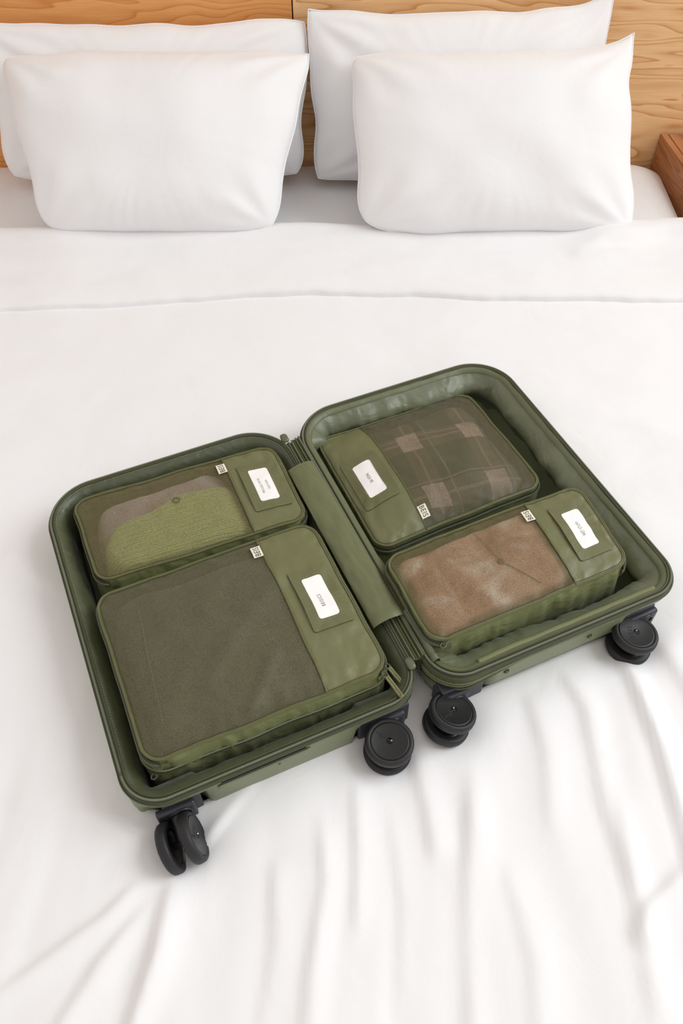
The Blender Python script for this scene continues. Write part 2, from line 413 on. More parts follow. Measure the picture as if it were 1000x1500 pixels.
dv = tag(empty('duvet', (0, .6, BZ)), 'wide white duvet spread over the bed, creased towards the foot', 'duvet')
def unloc(o, x, y, z):
    me = o.data
    for v in me.vertices: v.co -= Vector((x, y, z))
    o.parent = None; o.parent = dv; return o
HEM = [(-1.3, 1.30), (-.673, 1.329), (-.473, 1.343), (-.272, 1.366), (-.067, 1.382), (.14, 1.376), (.302, 1.357), (.479, 1.355), (.683, 1.353), (1.2, 1.35)]
def interp(T, x):
    for (a, b), (c, d) in zip(T[:-1], T[1:]):
        if x <= c: return b+(d-b)*max(0, (x-a)/(c-a))
    return T[-1][1]
xs = lin(X0-.28, X1+.28, 360); ys = lin(-.50, 1.62, 440)
def duvet_body(x, y):
    q = duvet_fn(x, y)
    return (q[0], q[1], q[2]-.014*sm(1.50, 1.62, y))
o = hgrid('duvet_cover', xs, ys, duvet_body, M_sheet); unloc(o, 0, .6, BZ)
# turned-back band: a padded strip lying on the duvet with rounded hem and fold
def band_fn():
    xs2 = lin(X0-.24, X1+.24, 330); nv = 46; V = []; F = []
    for x in xs2:
        hy = interp(HEM, x)+.004*nz(x*9, 2.)+.002*nz(x*30, 5.); fy = 1.648+.006*nz(x*3, 4.)
        for j in range(nv):
            t = j/(nv-1)
            y = hy+(fy-hy)*t; th = .017+.004*nz(x*5, 8.)
            if t < .12: a = t/.12; y = hy+(fy-hy)*.12*a**2*1.; lift = th*(1-(1-a)**2)**.5*1.
            elif t > .8: a = (t-.8)/.2; lift = th*(1-a**2.2)-.018*a**4
            else: lift = th
            if t < .12: lift = -.004+lift*1.2
            c = .0035*fbm(x*4+3, y*14, 2., 3)*sm(0, .2, t)*sm(1.0, .8, t)
            # creases on the right of the band
            d, tt, sg = seg_d(x, y, [(.47, 1.50), (.56, 1.545), (.70, 1.575), (.95, 1.57)]); c += .020*math.exp(-(d/(.022 if sg < 0 else .05))**2)*sm(0, .4, tt)
            d, tt, sg = seg_d(x, y, [(.50, 1.49), (.60, 1.49), (.72, 1.46)]); c += .007*math.exp(-(d/.02)**2)
            q = duvet_fn(x, min(y, 1.62)); V.append((q[0], y, q[2]+lift+c-.6*BZ*0))
    n = len(xs2)
    F = [(i*nv+j, (i+1)*nv+j, (i+1)*nv+j+1, i*nv+j+1) for i in range(n-1) for j in range(nv-1)]
    return V, F
Vb, Fb = band_fn(); o = link('turned_back_band', Vb, Fb, M_sheet); unloc(o, 0, .6, BZ)
sweep_pts = [(x, interp(HEM, x)+.004*nz(x*9, 2.)+.002*nz(x*30, 5.)+.003, duvet_fn(x, 1.36)[2]+.0035) for x in lin(X0-.0, X1-.02, 240)]
o = sweep('hem_seam', sweep_pts, .0016, M_sheet, None); unloc(o, 0, .6, BZ)

# ------------------------------------------------------------------ pillows
def pillow(label, cx, yb, zb, w, h, T, tilt, yaw=0., roll_=0., seed=0, ears=(0, 0, 0, 0), flange=0., slump=.0, skew=0., taper=0.):
    """lies in its own frame: x across, y up its face, z out of its face; bottom edge at (cx, yb, zb)"""
    n, m = 120, 90; V = []; F = []
    def pt(u, v, side):
        k = 1-u*u; q = 1-v*v
        x = w/2*u*(1-.03*q)*(1-.05*abs(v)**6); y = h/2*v*(1-.03*k)*(1-.09*abs(u)**6)
        cu = abs(u)**3; cv = abs(v)**3
        for (su, sv), e in zip(((-1, -1), (1, -1), (1, 1), (-1, 1)), ears):     # bl br tr tl corner tips
            if su*u > 0 and sv*v > 0: f = (abs(u)*abs(v))**7; x += su*e*f*.5; y += sv*e*f
        t = T/2*(max(0, 1-abs(u)**2.6)*max(0, 1-abs(v)**2.4))**.52
        r = max(abs(u), abs(v)); ew = r**3
        an = math.atan2(v*h, u*w)
        puck = .0028*nz(an*9+seed, seed*3.1, side)*ew*(1-r**14)+.0025*fbm(x*7+seed, y*7, side*2., 2)*(1-r**8)
        cor = 0
        for su, sv in ((-1, -1), (1, -1), (1, 1), (-1, 1)):
            dx, dy = u-su, v-sv; d = math.hypot(dx, dy*.7); a = math.atan2(dy, dx)
            cor += .0030*math.sin(a*11+seed+su)*math.exp(-((d-.35)/.22)**2)
        z = side*(t+puck+cor*(1-r**10))
        z += .010*nz(u*2.2+seed, v*1.8, 4.)*(1-ew)
        z += -slump*(v-.2)**2 if v > .2 else 0                                  # top flops back
        x += (.005*nz(y*13, seed+1.)+.013*nz(y*7, seed+5.))*abs(u)**5*(1 if u > 0 else -1)+skew*v*.5; x *= 1-taper*(1-v)/2
        y += (.005*nz(x*11, seed+2.)+.010*nz(x*5.5, seed+6.))*abs(v)**5+flange*0
        z = max(z, -T*.45-.03)
        return Vector((x, y+h/2, z))
    def par(i, n): s = -1+2*i/n; return math.copysign(abs(s)**.8, s) if s else 0.
    idx = {}
    for side in (1, -1):
        for j in range(m+1):
            for i in range(n+1):
                if side == -1 and (i in (0, n) or j in (0, m)): idx[(side, i, j)] = idx[(1, i, j)]; continue
                idx[(side, i, j)] = len(V); V.append(pt(par(i, n), par(j, m), side))
        for j in range(m):
            for i in range(n):
                f = (idx[(side, i, j)], idx[(side, i+1, j)], idx[(side, i+1, j+1)], idx[(side, i, j+1)])
                F.append(f if side == 1 else f[::-1])
    Mx = Matrix.Rotation(yaw, 4, 'Z') @ Matrix.Rotation(tilt, 4, 'X') @ Matrix.Rotation(roll_, 4, 'Z')
    o = link('pillow', V, F, M_sheet2); o.matrix_world = Matrix.Translation((cx, yb, zb)) @ Mx
    edge = [V[idx[(1, i, 0)]] for i in range(n+1)]+[V[idx[(1, n, j)]] for j in range(1, m+1)]+[V[idx[(1, i, m)]] for i in range(n-1, -1, -1)]+[V[idx[(1, 0, j)]] for j in range(m-1, 0, -1)]
    sweep('seam', edge, .0017, M_sheet2, o, True, 6)
    tag(o, label, 'pillow', 'white pillows against the headboard'); return o
D = math.radians
pillow('white pillow at the back left, its top edge showing above another pillow', -.432, 1.82, BZ+.015, .74, .325, .12, D(68), 0, 0, 11., (0, 0, .012, .01), taper=.06)
pillow('plump white pillow at the front left, leaning on the one behind', -.392, 1.585, BZ+.025, .675, .385, .17, D(46), 0, 0, 4., (-.01, .0, .01, .0), slump=.03, taper=.24)
pillow('white pillow at the back right, its two pointed top corners against the wood', .262, 1.82, BZ+.015, .655, .345, .12, D(70), 0, D(1), 23., (0, 0, .045, .025))
pillow('plump white pillow at the front right, with one pointed upper corner', .328, 1.578, BZ+.025, .60, .385, .17, D(46), 0, 0, 37., (-.01, .014, .05, .0), slump=.03, skew=-.02)

# ------------------------------------------------------------------ suitcase
SC = empty('suitcase', (CX, CY, BZ), TH)
tag(SC, 'open olive green hard-shell suitcase lying flat on the white duvet', 'suitcase')
RAD = (.050, .050, .075, .075)          # bl br tr tl
def shell(x0, x1, y0, y1, zr, zb, bul, right):
    n0 = (zr-.009)
    prof = [(zb, .10), (zb+.001, .055), (zb+.006, .034), (zb+.016, .017), (zb+.028, .006), (zb+.038, .0015), (zb+.050, 0), (n0-.008, 0), (n0, .0), (n0+.001, .001), (n0, .0035), (n0-.012, .006), (zb+.05, .007), (zb+.02, .025), (zb+.004, .05)]
    if right: prof = [(zb, .12), (zb+.001, .075), (zb+.006, .05), (zb+.018, .026), (zb+.034, .011), (zb+.050, .003), (zb+.064, 0), (n0-.008, 0), (n0, .0), (n0+.001, .001), (n0, .0035), (n0-.012, .006), (zb+.06, .01), (zb+.03, .03), (zb+.004, .06)]
    rings = []
    for z, ins in prof:
        r = []
        for x, y, nx, ny in rr(x0, x1, y0, y1, RAD, 48, 12, ins):
            if y < y0+.07 and z < n0-.016:          # caster recesses at both lower corners
                f = 1-sm(bul[0]-.006, bul[0]+.010, x)*sm(bul[1]+.010, bul[1]-.006, x)
                g = sm(n0-.016, n0-.024, z)
                y = max(y, y0+.024*f*g) if y < y0+.03 else y
            r.append((x, y, z))
        rings.append(r)
    return loft('shell', rings, M_shell, SC, True, True)
LS = (-.394, -.008, -.265, .265); RS = (.008, .394, -.272, .258)
ZL, ZR = .075, .084
shell(*LS, ZL, -.026, (-.308, -.106), False)
shell(*RS, ZR, -.026, (.082, .296), True)
def rim(S, zr, expansion):
    # fabric edge, zip tape and teeth along the rim
    def ring(z, ins, wob=0.): return [(x+nx*wob*nz(x*14, y*14), y+ny*wob*nz(x*14, y*14), z) for x, y, nx, ny in rr(*S, RAD, 60, 16, ins)]
    loft('rim_band', [ring(zr-.012, .0005), ring(zr-.0075, -.0012), ring(zr-.006, -.0012), ring(zr-.005, .0008)], M_pipe if 0 else M_shell, SC)
    loft('zip_tape', [ring(zr-.0052, .0006), ring(zr-.001, .0002), ring(zr, .001), ring(zr+.0003, .004), ring(zr-.001, .0085)], M_tapedark, SC)
    sweep('zip_teeth', ring(zr+.0002, .0028), .00145, M_zip, SC, True, 6)
    sweep('piping', ring(zr-.0062, -.0010), .0014, M_rimpipe, SC, True, 6)
    sweep('piping', ring(zr+.0000, .0072), .0013, M_rimpipe, SC, True, 6)
rim(LS, ZL, False); rim(RS, ZR, True)
# the right half's expansion zip: two more rows, opened near the hinge corner
def exp_path(off, n=150):
    R = rr(*RS, RAD, 60, 16, 0); k0 = 0; out = []
    # outline order starts at the lower left corner: left half of the front and the corner
    for i in range(0, 62):
        x, y, nx, ny = R[i]; f = sm(.14, .03, x); out.append((x+nx*.0016, y+ny*.0016, ZR-.010-off*f-.0005*off/.01))
    return out
for off in (.008, .013, .022): sweep('expansion_zip', exp_path(off), .0015, M_zip if off < .02 else M_tape, SC, False, 6)
R = rr(*RS, RAD, 60, 16, 0)
loft('expansion_gusset', [[(R[i][0]+R[i][2]*.0008, R[i][1]+R[i][3]*.0008, z-(0 if z > ZR-.01 else .026*sm(.15, .03, R[i][0]))) for i in range(0, 66)] for z in (ZR-.0065, ZR-.012)], M_tape, SC, closed=False)

def lining(S, prof, zf, mat, amp, seed, zrr, bul):
    rings = []
    for z, ins, a in prof:
        r = []
        for x, y, nx, ny in rr(*S, RAD, 90, 18, ins):
            s = math.atan2(y-(S[2]+S[3])/2, x-(S[0]+S[1])/2)
            w = a*amp*(.7*fbm(x*30+seed, y*30, z*12, 3)+1.1*nz(x*11+seed, y*11, z*4))
            
            if abs(nx) < .95 and abs(ny) < .95: w *= 1.7
            yy = y-ny*w
            if S[0] > 0 and x < S[0]+.05 and ins > .012 and -.20 < y < .20: x = S[0]+(x-S[0])*.5 if nx < -.9 else x
            if y < S[2]+.07 and z < zrr-.014:
                f = 1-sm(bul[0]-.006, bul[0]+.010, x)*sm(bul[1]+.010, bul[1]-.006, x); yy = max(yy, S[2]+.031*f)
            r.append((x-nx*w, yy, z+.4*w))
        rings.append(r)
    return loft('lining', rings, mat, SC, False, True)
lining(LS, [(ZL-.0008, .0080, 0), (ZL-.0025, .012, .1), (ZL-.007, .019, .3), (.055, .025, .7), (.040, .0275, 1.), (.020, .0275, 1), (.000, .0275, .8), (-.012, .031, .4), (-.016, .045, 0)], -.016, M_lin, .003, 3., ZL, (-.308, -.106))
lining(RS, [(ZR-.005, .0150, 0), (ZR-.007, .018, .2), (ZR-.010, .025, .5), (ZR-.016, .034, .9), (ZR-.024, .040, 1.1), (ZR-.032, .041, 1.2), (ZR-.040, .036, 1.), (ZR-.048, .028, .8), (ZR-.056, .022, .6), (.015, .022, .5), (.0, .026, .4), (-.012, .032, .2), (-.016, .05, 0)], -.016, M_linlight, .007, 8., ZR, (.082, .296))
loft('rim_binding', [[(x, y, z+.0008*nz(x*40, y*40)) for x, y, nx, ny in rr(*RS, RAD, 60, 16, i_)] for z, i_ in ((ZR-.0008, .0080), (ZR-.0015, .012), (ZR-.0045, .0165), (ZR-.0065, .0175))], satin('binding_nylon', (92, 98, 68), .42, .06, .3), SC)
# stitched edging strip inside the rims
def rim_stitch(S, z, ins, i0, i1, slope=0):
    R = rr(*S, RAD, 60, 16, ins); V = []; F = []
    n = len(R); pts = [Vector((R[i % n][0], R[i % n][1], z)) for i in range(i0, i1)]
    acc = 0; out = []; 
    for a, b in zip(pts[:-1], pts[1:]):
        L = (b-a).length; d = (b-a)/L
        while acc < L: out.append((a+d*acc, d)); acc += .0042
        acc -= L
    for q, d in out:
        nrm = Vector((-d.y, d.x, 0))*.0004; e = q+d*.0026; m = (q+e)/2; k = len(V)
        V += [q, m+nrm, e, m-nrm, m+Vector((0, 0, .0005))]; F += [(k, k+3, k+4), (k+3, k+2, k+4), (k+2, k+1, k+4), (k+1, k, k+4)]
    o = link('stitching', V, F, M_stitch, SC, smooth=False); o['kind'] = 'stuff'
rim_stitch(RS, ZR-.0015, .0135, 150, 300)
rim_stitch(LS, ZL-.001, .0105, 150, 300)
# ribbed strip inside the right front rim
sweep('ribbed_binding', [(x, -.272+.016+.002*nz(x*20, 1.), ZR-.004) for x in lin(.07, .35, 80)], .0042, zipmat('ribbed_tape', (128, 132, 94), .0022, .7), SC, False, 8, True, .5)

# rivets and dark bar for the grab slot on the front faces
for x in (.108, .239):
    Mr = Matrix.Translation((x, -.2724, .052)) @ Matrix.Rotation(PI/2, 4, 'X')
    Vv, Ff = lathe([(0.0001, .0004), (.0016, .0004), (.0018, .0010), (.0036, .0012), (.0042, 0), (.0042, -.002)], 24, Mr); link('rivet', Vv, Ff, M_tapedark, SC)
    Vv, Ff = lathe([(0.0001, .0009), (.0013, .0008), (.0016, .0002)], 16, Mr); link('rivet_pin', Vv, Ff, M_shell, SC)
bm = bmesh.new(); box_bm(bm, -.285, -.175, -.2668, -.2640, .0585, .0632, .001); bmobj('grab_slot_shade', bm, M_black, SC)  # raised black box, the shade inside the slot put into its colour
sweep('grab_handle', [(x, -.2668, .0570) for x in lin(-.29, -.17, 30)], .0018, M_shell, SC, False, 8)
bm = bmesh.new(); box_bm(bm, -.213, -.210, -.2672, -.2640, .048, .0555, .0005); bmobj('slot_notch', bm, M_tapedark, SC)

# hinge strip between the halves
hx = []
def strip(name, x0, x1, y0, y1, zf, mat, parent, nx=10, ny=80, jag=0):
    V = []; F = []
    for j in range(ny+1):
        for i in range(nx+1):
            u = i/nx; v = j/ny; y = y0+(y1-y0)*v; a = x0(y) if callable(x0) else x0; b = x1(y) if callable(x1) else x1
            x = a+(b-a)*u; V.append((x, y, zf(x, y, u, v)))
    F = [(j*(nx+1)+i, j*(nx+1)+i+1, (j+1)*(nx+1)+i+1, (j+1)*(nx+1)+i) for j in range(ny) for i in range(nx)]
    return link(name, V, F, mat, parent)
strip('hinge_tape', -.0135, .0135, -.222, .212, lambda x, y, u, v: ZL-.004+.009*u+.004*abs(math.sin(u*PI*3)), M_tape, SC, 24, 60)
for x, m in ((-.0085, M_zipdark), (-.0035, M_zip), (.0035, M_pipe), (.0085, M_zip)):
    sweep('hinge_zip', [(x, y, ZL+.002+.4*(x+.01)) for y in lin(-.221, .211, 60)], .0013, m, SC, False, 6)
for y, s in ((.222, 1), (-.222, -1)):
    bm = bmesh.new(); bmesh.ops.create_uvsphere(bm, u_segments=20, v_segments=12, radius=1)
    for q in bm.verts: q.co = Vector((math.copysign(abs(q.co.x)**.6, q.co.x)*.0062-.011, y+math.copysign(abs(q.co.y)**.7, q.co.y)*.0095, ZL+.003+q.co.z*.0035))
    bmobj('zip_end_cap', bm, M_pull, SC, True)
# satin cover flap over the hinge
def flap_z(x, y, u, v):
    a = ZL+.0075+.0085*math.sin(PI*min(1, u*1.05))**.8-.020*sm(.72, 1, u)
    return a+.0016*fbm(x*60, y*20, 3.)+.002*math.exp(-((v-.02)/.03)**2)
strip('hinge_flap', lambda y: -.033+.0*y, lambda y: .025-.004*(y+.15)/.3, -.158, .150, flap_z, M_flap, SC, 26, 110)
dashes('stitching', [[(-.031, .143), (.016, .144)], [(-.031, -.151), (.016, -.149)]], lambda x, y, e: Vector((x, y, flap_z(x, y, (x+.033)/.057, .5)+.0006+e)), M_stitchd, SC)
# loose satin of the right half spilling beside the flap
def spill_z(x, y, u, v): return ZL+.004+.011*math.sin(PI*u)**.7+.0010*fbm(x*40, y*18, 6.)-.022*sm(.7, 1, u)-.02*sm(.75, 1, v)
strip('satin_gusset', lambda y: .007+.006*sm(-.10, -.2, y), lambda y: .030+.004*nz(y*20, 3.), -.236, -.13, spill_z, M_linlight, SC, 18, 80)

# casters: bracket on the shell, fork, two wheels
def caster(bx, zc, wc, axis, shell_y, stemx):
    """bx: bracket span, wc: centre of the wheel pair, axis: axle direction"""
    cst = empty('caster'); cst.parent = SC
    bm = bmesh.new(); box_bm(bm, bx[0], bx[1], shell_y-.021, shell_y+.003, zc-.036, zc+.022, .003)
    box_bm(bm, stemx-.024, stemx+.024, shell_y-.028, shell_y-.018, zc-.024, zc+.016, .004)
    bmobj('bracket', bm, M_bracket, cst, True)
    ax = Vector(axis).normalized(); wc = Vector(wc); st = Vector((stemx, shell_y-.026, zc-.004))
    lk = sweep('swivel', [st+Vector((0, .006, 0)), st+Vector((0, -.003, 0))], .012, M_black, cst, False, 20, upv=(1, 0, .2))
    pts = [st+(wc-st)*t for t in lin(0, 1, 8)]
    sweep('fork', pts, lambda t: .0125-.004*t, M_black, cst, False, 14, True, .75, ax)
    # ring-shaped swivel guard
    ring = [st+Vector((math.cos(a)*.013+.004, -.002, math.sin(a)*.010+.006)) for a in lin(0, 2*PI, 25)[:-1]]
    sweep('swivel_guard', ring, .0020, M_black, cst, True, 8, upv=(0, 1, 0))
    sweep('axle', [wc-ax*.0205, wc+ax*.0205], .0045, M_black, cst, False, 14, upv=(0, 1, .3))
    rot = ax.to_track_quat('Z', 'Y').to_matrix().to_4x4()
    for s in (-1, 1):
        Mw = Matrix.Translation(wc+ax*s*.0145) @ (rot if s > 0 else rot @ Matrix.Rotation(PI, 4, 'X'))
        Vv, Ff = lathe([(.0245, .0052), (.0262, .0068), (.0290, .0064), (.0308, .0044), (.0314, .0015), (.0314, -.0030), (.0304, -.0056), (.0280, -.0066), (.022, -.0062)], 56, Mw)
        w = link('wheel', Vv, Ff, M_rubber, cst)
        Vv, Ff = lathe([(.0001, .0060), (.0225, .0060), (.0238, .0064), (.0246, .0058), (.0249, .004), (.0249, -.0045), (.016, -.0050), (.0001, -.0050)], 56, Mw)
        link('wheel_cap', Vv, Ff, M_cap, w)
        if s > 0:
            text_obj('embossed_letters', 'BEIS', .0062, .019, lambda a, b: Mw @ Matrix.Rotation(D(-25), 4, 'Z') @ Vector((a-.001, b+.0085, .0064)), M_rubber, w, 1.2)
            Vv, Ff = lathe([(.0001, .0072), (.0010, .0070), (.0014, .0058)], 12, Mw @ Matrix.Translation((.002, -.001, 0))); link('axle_pin', Vv, Ff, M_metal, w)
            bm = bmesh.new(); box_bm(bm, -.0005, .0005, -.001, .0205, .0056, .0064, 0, Mw @ Matrix.Rotation(D(12), 4, 'Z')); bmobj('cap_groove', bm, M_rubber, w)
    return cst
yl = -.265+.024; yr = -.272+.024
caster((-.360, -.312), .030, (-.350, -.300, .026), (.96, -.05, .27), yl, -.345)
caster((-.102, -.030), .030, (-.0745, -.293, .026), (.02, -.06, 1), yl, -.062)
caster((.014, .078), .032, (.0135, -.292, .030), (.28, .06, .95), yr, .028)
caster((.300, .352), .032, (.302, -.292, .028), (.10, .0, 1), yr, .330)

# ------------------------------------------------------------------ packing cubes
def cube(label, quad, zt, z0, flip, seam, bulge, text, net, nseed, sag=0., fw_z=(0, 0, 0, 0), pulls=(), ridges=(), tsize=.020):
    """quad in suitcase coordinates TL TR BR BL; the id panel is at the cube's own right end"""
    q = [Vector(a) for a in quad]; c = sum(q, Vector((0, 0)))/4
    if flip: q = [q[2], q[3], q[0], q[1]]
    sg = -1 if flip else 1
    q = [(a-c)*sg for a in q]
    e = tag(empty('packing_cube', M=Matrix.Translation((CX, CY, BZ)) @ Matrix.Rotation(TH, 4, 'Z') @ Matrix.Translation((c.x, c.y, z0)) @ Matrix.Rotation(PI if flip else 0, 4, 'Z')), label, 'packing cube', 'green packing cubes in the suitcase')
    Wd = ((q[1]-q[0]).length+(q[2]-q[3]).length)/2; Hd = ((q[0]-q[3]).length+(q[1]-q[2]).length)/2
    TL, TR, BR, BL = q; H0 = zt-z0; rad = .024
    def mp(x, y):
        u = x/Wd+.5; v = y/Hd+.5; a = BL+(BR-BL)*u; b = TL+(TR-TL)*u; return a+(b-a)*v+Vector((.0022*nz(y*17, nseed+x*6), .0026*nz(x*15+nseed, y*6)))
    def top(x, y):
        u = 2*x/Wd; v = 2*y/Hd; u = max(-1, min(1, u)); v = max(-1, min(1, v))
        z = bulge*((1-abs(u)**3)*(1-abs(v)**3))
        z -= sag*math.exp(-((x-(Wd/2-seam)+.04)/.09)**2)*sm(-1, 1, v)*0
        a, b, c_, d = fw_z; uu, vv = (u+1)/2, (v+1)/2
        z += (d*(1-uu)+c_*uu)*(1-vv)+(a*(1-uu)+b*uu)*vv
        for (ax_, ay_, bx2, by2, hh, ww) in ridges:
            L2 = (bx2-ax_)**2+(by2-ay_)**2; t = max(0, min(1, ((x-ax_)*(bx2-ax_)+(y-ay_)*(by2-ay_))/L2)); d = math.hypot(x-ax_-t*(bx2-ax_), y-ay_-t*(by2-ay_)); z += hh*math.exp(-(d/ww)**2)
        ed = max(abs(u), abs(v))
        z += .0017*fbm(x*30+nseed, y*30, nseed, 3)*(1-ed**10)+.0024*nz(x*70+nseed, y*70, 2.)*sm(.70, .93, ed)*(1-ed**30)
        return H0+z
    P3 = lambda x, y, dz=0.: Vector((*mp(x, y), top(x, y)+dz))
    rads = (rad,)*4
    def outline(out, ne=56, nc=12): return rr(-Wd/2, Wd/2, -Hd/2, Hd/2, rads, ne, nc, -out)
    def ring(out, z, wr=0., use_top=True):
        r = []
        for x, y, nx, ny in outline(out):
            w = wr*(nz(x*55+nseed, y*55, z*30)+.6*nz(x*110, y*110, z*60+nseed))+(2.2*wr*nz(x*95+y*30, nseed, z*14) if ny < -.5 else 0); m = mp(x+nx*w, y+ny*w)
            zz = (top(x, y)-H0) if use_top else 0
            r.append((m.x, m.y, (H0+z+zz) if z > -H0*.8 else max(H0+z, 0)))
        return r
    # body
    levels = [(-.0005, -H0), (.0, -H0+.0), (.003, -H0+.010), (.0045, -H0*.62), (.0042, -.034), (.0040, -.028), (.0036, -.022), (.0030, -.017), (.0022, -.012), (.0014, -.007), (.0006, -.003), (0, -.001)]
    rings = [ring(-.03, -H0)]+[ring(o_, z, .0016 if 3 <= i <= 9 else 0) for i, (o_, z) in enumerate(levels)]
    loft('fabric_body', rings, M_fab2, e, True)
    # top panels
    def half(x):
        d = rad-(Wd/2-abs(x)); d = max(0, min(rad, d)); return Hd/2-(rad-math.sqrt(max(0, rad*rad-d*d)))
    def panel(name, xa, xb, mat, nx_, dz=0.):
        V = []; F = []; ny_ = 60
        xs_ = []
        for i in range(nx_+1):
            t = i/nx_; xs_.append(xa+(xb-xa)*((1-math.cos(PI*t))/2))
        for x in xs_:
            h = half(x)
            for j in range(ny_+1): v = -math.cos(PI*j/ny_); V.append(P3(x, h*v, dz))
        F = [(i*(ny_+1)+j, (i+1)*(ny_+1)+j, (i+1)*(ny_+1)+j+1, i*(ny_+1)+j+1) for i in range(nx_) for j in range(ny_)]
        return link(name, V, F, mat, e)
    xs = Wd/2-seam
    panel('mesh_window', -Wd/2+.0004, xs+.002, net, 90)
    panel('fabric_panel', xs, Wd/2-.0004, M_fab, 50, .0006)
    # olive fabric border around the net
    V = []; F = []; O1 = rr(-Wd/2, Wd/2, -Hd/2, Hd/2, rads, 56, 12, .0005); O2 = rr(-Wd/2, Wd/2, -Hd/2, Hd/2, rads, 56, 12, .0024); n = len(O1)
    for a in O1: V.append(P3(a[0], a[1], .0009))
    for a in O2: V.append(P3(a[0], a[1], .0009))
    F = [(i, (i+1) % n, n+(i+1) % n, n+i) for i in range(n)]; link('edge_binding', V, F, M_pipe, e)
    sweep('seam_line', [P3(a[0], a[1], .0008) for a in rr(-Wd/2, Wd/2, -Hd/2, Hd/2, rads, 56, 12, .0032)], .0005, M_stitchd, e, True, 5)
    sweep('seam_binding', [P3(xs, y, .0011) for y in lin(-half(xs), half(xs), 50)], .0011, M_pipe, e, False, 6, True, .7)
    dashes('stitching', [[(xs+.0028, -half(xs)+.003), (xs+.0028, half(xs)-.003)]], lambda x, y, d: P3(x, y, .0009+d), M_stitchd, e)
    # piping
    pr_ = [Vector((*mp(x, y), top(x, y)+.0002)) for x, y, nx, ny in outline(.0004)]
    sweep('piping', pr_, .0014, M_pipe, e, True, 8)
    # zip tape and teeth round the back and sides, the front is a gathered gusset
    OL = outline(.0018); N = len(OL); i0 = 10; i1 = 12+56+4        # leave the front stretch out
    order = [k % N for k in range(i1, N+i0)]
    def zr(out, z):
        O = outline(out); return [(*mp(O[k][0], O[k][1]), top(O[k][0], O[k][1])+z) for k in order]
    loft('zip_tape', [zr(.0020, -.0040), zr(.0034, -.0060), zr(.0040, -.0100), zr(.0034, -.0140), zr(.0030, -.0165)], M_tapedark, e, closed=False)
    sweep('piping', zr(.0034, -.0178), .0013, M_pipe, e, False, 6)
    sweep('zip_teeth', zr(.0040, -.0088), .0013, M_zipdark, e, False, 6)
    sweep('zip_teeth', zr(.0041, -.0116), .0013, M_zipdark, e, False, 6)
    if net is M_mesh_dense:            # compression zip low on the gathered front
        O = outline(.0048); k0 = [k % N for k in range(N-20, N+12+56+22)]
        for z, r_, m_ in ((-.024, .0014, M_zip), (-.027, .0016, M_tapedark), (-.030, .0014, M_zipdark)):
            sweep('compression_zip', [(*mp(O[k][0], O[k][1]), top(O[k][0], O[k][1])+z) for k in k0], r_, m_, e, False, 6)
    # bar-tacked ends of the gusset
    for k in (i0+1, i1-1):
        a = OL[k]; m = mp(*a[:2]); t = Vector((-a[3], a[2], 0)); nrm = Vector((a[2], a[3], 0)); base = Vector((m.x, m.y, top(a[0], a[1])))+nrm*.0032
        V = []; F = []
        for i in range(7):
            for j in range(9):
                V.append(base+t*(i/6-.5)*.009+nrm*(.0007*(i % 2)+.001*math.sin(PI*j/8))+Vector((0, 0, -.003-.0145*j/8)))
        F = [(i*9+j, (i+1)*9+j, (i+1)*9+j+1, i*9+j+1) for i in range(6) for j in range(8)]; link('zip_end_tab', V, F, M_patch, e)
    # id window
    cx = Wd/2-.0395; cy = .002; fwx, fwy = .0285, .0495; ox, oy = .0148, .0335
    def frame(name, ax, ay, bx, by, z, mat, th=.0012):
        V = []; F = []; A = rr(cx-ax, cx+ax, cy-ay, cy+ay, (.0018,)*4, 14, 4); B = rr(cx-bx, cx+bx, cy-by, cy+by, (.0022,)*4, 14, 4); n = len(A)
        for ringz, rg in ((0, A), (th, A), (th, B), (0, B)):
            for a in rg:
                lift = .0022*sm(.3, 1, (cx-a[0])/ax)*math.cos(min(1, abs(a[1]-cy)/ay)*PI/2) if ringz or 1 else 0
                V.append(P3(a[0], a[1], z+ringz+lift))
        for k in range(3):
            for i in range(n): j = (i+1) % n; F.append((k*n+i, k*n+j, (k+1)*n+j, (k+1)*n+i))
        return link(name, V, F, mat, e, smooth=False)
    fr = frame('id_frame', fwx, fwy, ox, oy, .0012, M_patch)
    V = []; nx_ = 8; ny_ = 16
    for j in range(ny_+1):
        for i in range(nx_+1): V.append(P3(cx-ox-.001+(2*ox+.002)*i/nx_, cy-oy-.001+(2*oy+.002)*j/ny_, .0021))
    F = [(j*(nx_+1)+i, j*(nx_+1)+i+1, (j+1)*(nx_+1)+i+1, (j+1)*(nx_+1)+i) for j in range(ny_) for i in range(nx_)]
    card = link('name_card', V, F, M_card, e)
    yo = text[1]; xo = text[2]
    text_obj('card_lettering', text[0], .0052, tsize, lambda a, b: P3(cx-b+xo, cy+a+yo, .0023), text[3], card, 1.25)
    s1 = .0018; L_ = [[(cx-fwx+s1, cy-fwy+s1), (cx+fwx-s1, cy-fwy+s1), (cx+fwx-s1, cy+fwy-s1), (cx-fwx+s1, cy+fwy-s1)]]
    s2 = .0024; L_ += [[(cx-ox-s2, cy-oy-s2), (cx+ox+s2, cy-oy-s2)], [(cx-ox-s2, cy+oy+s2), (cx+ox+s2, cy+oy+s2)], [(cx+ox+s2, cy-oy), (cx+ox+s2, cy+oy)]]
    dashes('stitching', L_, lambda x, y, d: P3(x, y, .0027+d), M_stitch, e)
    # woven tag at the seam
    tx, ty = xs-.0068, Hd/2-.0245; hx_, hy_ = .0068, .0098
    V = []; F = []
    for s in (0, 1):
        for j in range(7):
            for i in range(5): V.append(P3(tx-hx_+2*hx_*i/4, ty-hy_+2*hy_*j/6, .0016+.0008*s+.0010*math.sin(PI*(1-i/4)*.5)))
